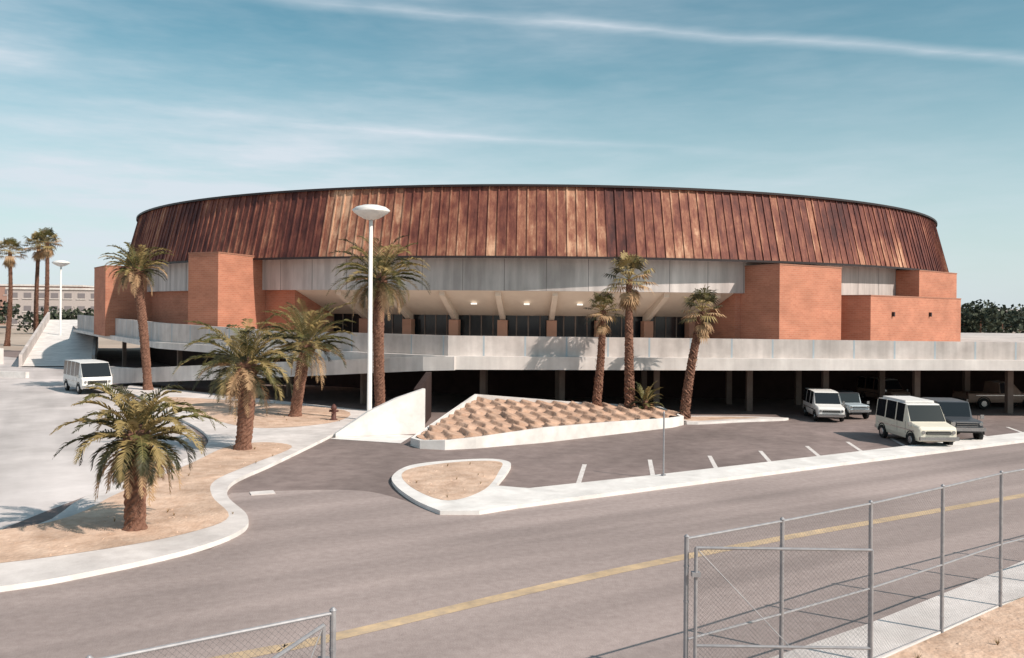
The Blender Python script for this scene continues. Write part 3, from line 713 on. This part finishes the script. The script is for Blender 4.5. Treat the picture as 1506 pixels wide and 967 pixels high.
M_bglass=mat("hazed_window",(0.24,0.21,0.215),rough=.4)  # window tone lifted by painted-in distance haze
low_building("campus_building",-120,240,26,14,10.2,M_bw,R(12),8,3)
low_building("campus_building",-168,280,66,16,12.0,M_bb,R(8),14,3)
low_building("campus_building",190,290,70,20,7,M_bw,R(-8),14,2)
low_building("campus_building",118,160,26,10,5.2,M_bb,R(-10),8,1)

# ------------------------------------------------------------------ sky, sun
w=bpy.data.worlds.new("World"); scene.world=w; w.use_nodes=True
nt=w.node_tree; N=nt.nodes; L=nt.links
bg=N["Background"]; bg.inputs["Strength"].default_value=0.09
sky=N.new("ShaderNodeTexSky"); sky.sky_type='NISHITA'; sky.sun_disc=False; sky.sun_elevation=R(41); sky.sun_rotation=R(122)
sky.air_density=1.0; sky.dust_density=0.8; sky.ozone_density=1.5
tint=N.new("ShaderNodeMix"); tint.data_type='RGBA'; tint.blend_type='MULTIPLY'; tint.inputs[0].default_value=1.0
L.new(sky.outputs[0],tint.inputs[6]); tint.inputs[7].default_value=(1.02,1.42,1.19,1)
tc=N.new("ShaderNodeTexCoord"); D=tc.outputs["Generated"]
def math_(op,a,b=None,c=None,clamp=False):
    n=N.new("ShaderNodeMath"); n.operation=op; n.use_clamp=clamp
    for i,x in enumerate((a,b,c)):
        if x is None: continue
        if isinstance(x,(int,float)): n.inputs[i].default_value=x
        else: L.new(x,n.inputs[i])
    return n.outputs[0]
def noise(scale,stretch,detail=6,rot=0):
    mp=N.new("ShaderNodeMapping"); mp.inputs["Scale"].default_value=stretch; mp.inputs["Rotation"].default_value=(0,rot,0); L.new(D,mp.inputs[0])
    n=N.new("ShaderNodeTexNoise"); n.inputs["Scale"].default_value=scale; n.inputs["Detail"].default_value=detail; n.inputs["Roughness"].default_value=.6
    L.new(mp.outputs[0],n.inputs["Vector"]); return n.outputs["Fac"]
sep=N.new("ShaderNodeSeparateXYZ"); L.new(D,sep.inputs[0])
def maprange(x,a,b,c,d):
    n=N.new("ShaderNodeMapRange"); n.inputs[1].default_value=a; n.inputs[2].default_value=b; n.inputs[3].default_value=c; n.inputs[4].default_value=d; L.new(x,n.inputs[0]); return n.outputs[0]
wisp=maprange(noise(1.7,(1,1,4.5),6,R(8)),.38,.72,0,.78)
fine=maprange(noise(5,(1,1,7),5,R(7)),.35,.75,.3,1)
leftm=maprange(sep.outputs[0],-.55,.45,1.55,.42)
wf=math_('MULTIPLY',math_('MULTIPLY',wisp,fine),leftm)
haze=maprange(sep.outputs[2],-.02,.25,.86,0.0)
tot=math_('ADD',wf,haze)
jit=math_('MULTIPLY',math_('SUBTRACT',noise(3,(1,1,1),4),.5),.02)
def contrail(n,wd,st,x0,x1):
    vm=N.new("ShaderNodeVectorMath"); vm.operation='DOT_PRODUCT'; L.new(D,vm.inputs[0]); vm.inputs[1].default_value=n
    d=math_('ABSOLUTE',math_('ADD',vm.outputs["Value"],jit))
    band=maprange(d,0,wd,1,0); band=math_('POWER',band,1.4)
    fade=maprange(sep.outputs[0],x0,x1,0,1)
    return math_('MULTIPLY',math_('MULTIPLY',band,fade),math_('MULTIPLY',fine,st))
tot=math_('ADD',tot,contrail((-.0648,.311,-.9475),.010,.62,-.35,-.1))
c2=contrail((-.0498,.19,-.9805),.007,.38,-.35,-.2)
tot=math_('ADD',tot,math_('MULTIPLY',c2,maprange(sep.outputs[0],.0,.3,1,0)))
tot=math_('MINIMUM',tot,.92)
mix=N.new("ShaderNodeMix"); mix.data_type='RGBA'; L.new(tot,mix.inputs[0]); L.new(tint.outputs[2],mix.inputs[6]); mix.inputs[7].default_value=(8.0,8.7,9.5,1)
L.new(mix.outputs[2],bg.inputs["Color"])
sd=bpy.data.lights.new("sun",'SUN'); sd.energy=5.0; sd.angle=R(.5); sd.color=(1,.895,.80)
so=bpy.data.objects.new("sun",sd); scene.collection.objects.link(so)
so.rotation_euler=Vector((-.85*.755,.53*.755,-.656)).to_track_quat('-Z','Y').to_euler()

cam=bpy.data.cameras.new("camera"); co=bpy.data.objects.new("camera",cam); scene.collection.objects.link(co)
cam.sensor_width=36; cam.lens=31.17; cam.shift_y=-0.0189; cam.clip_end=9000; cam.clip_start=.1
co.matrix_world=Matrix.Translation((0,0,6))@Matrix.Rotation(R(90),4,'X')@Matrix.Rotation(R(0.5),4,'Z')
scene.camera=co
scene.view_settings.view_transform='Standard'; scene.view_settings.look='None'; scene.view_settings.exposure=0
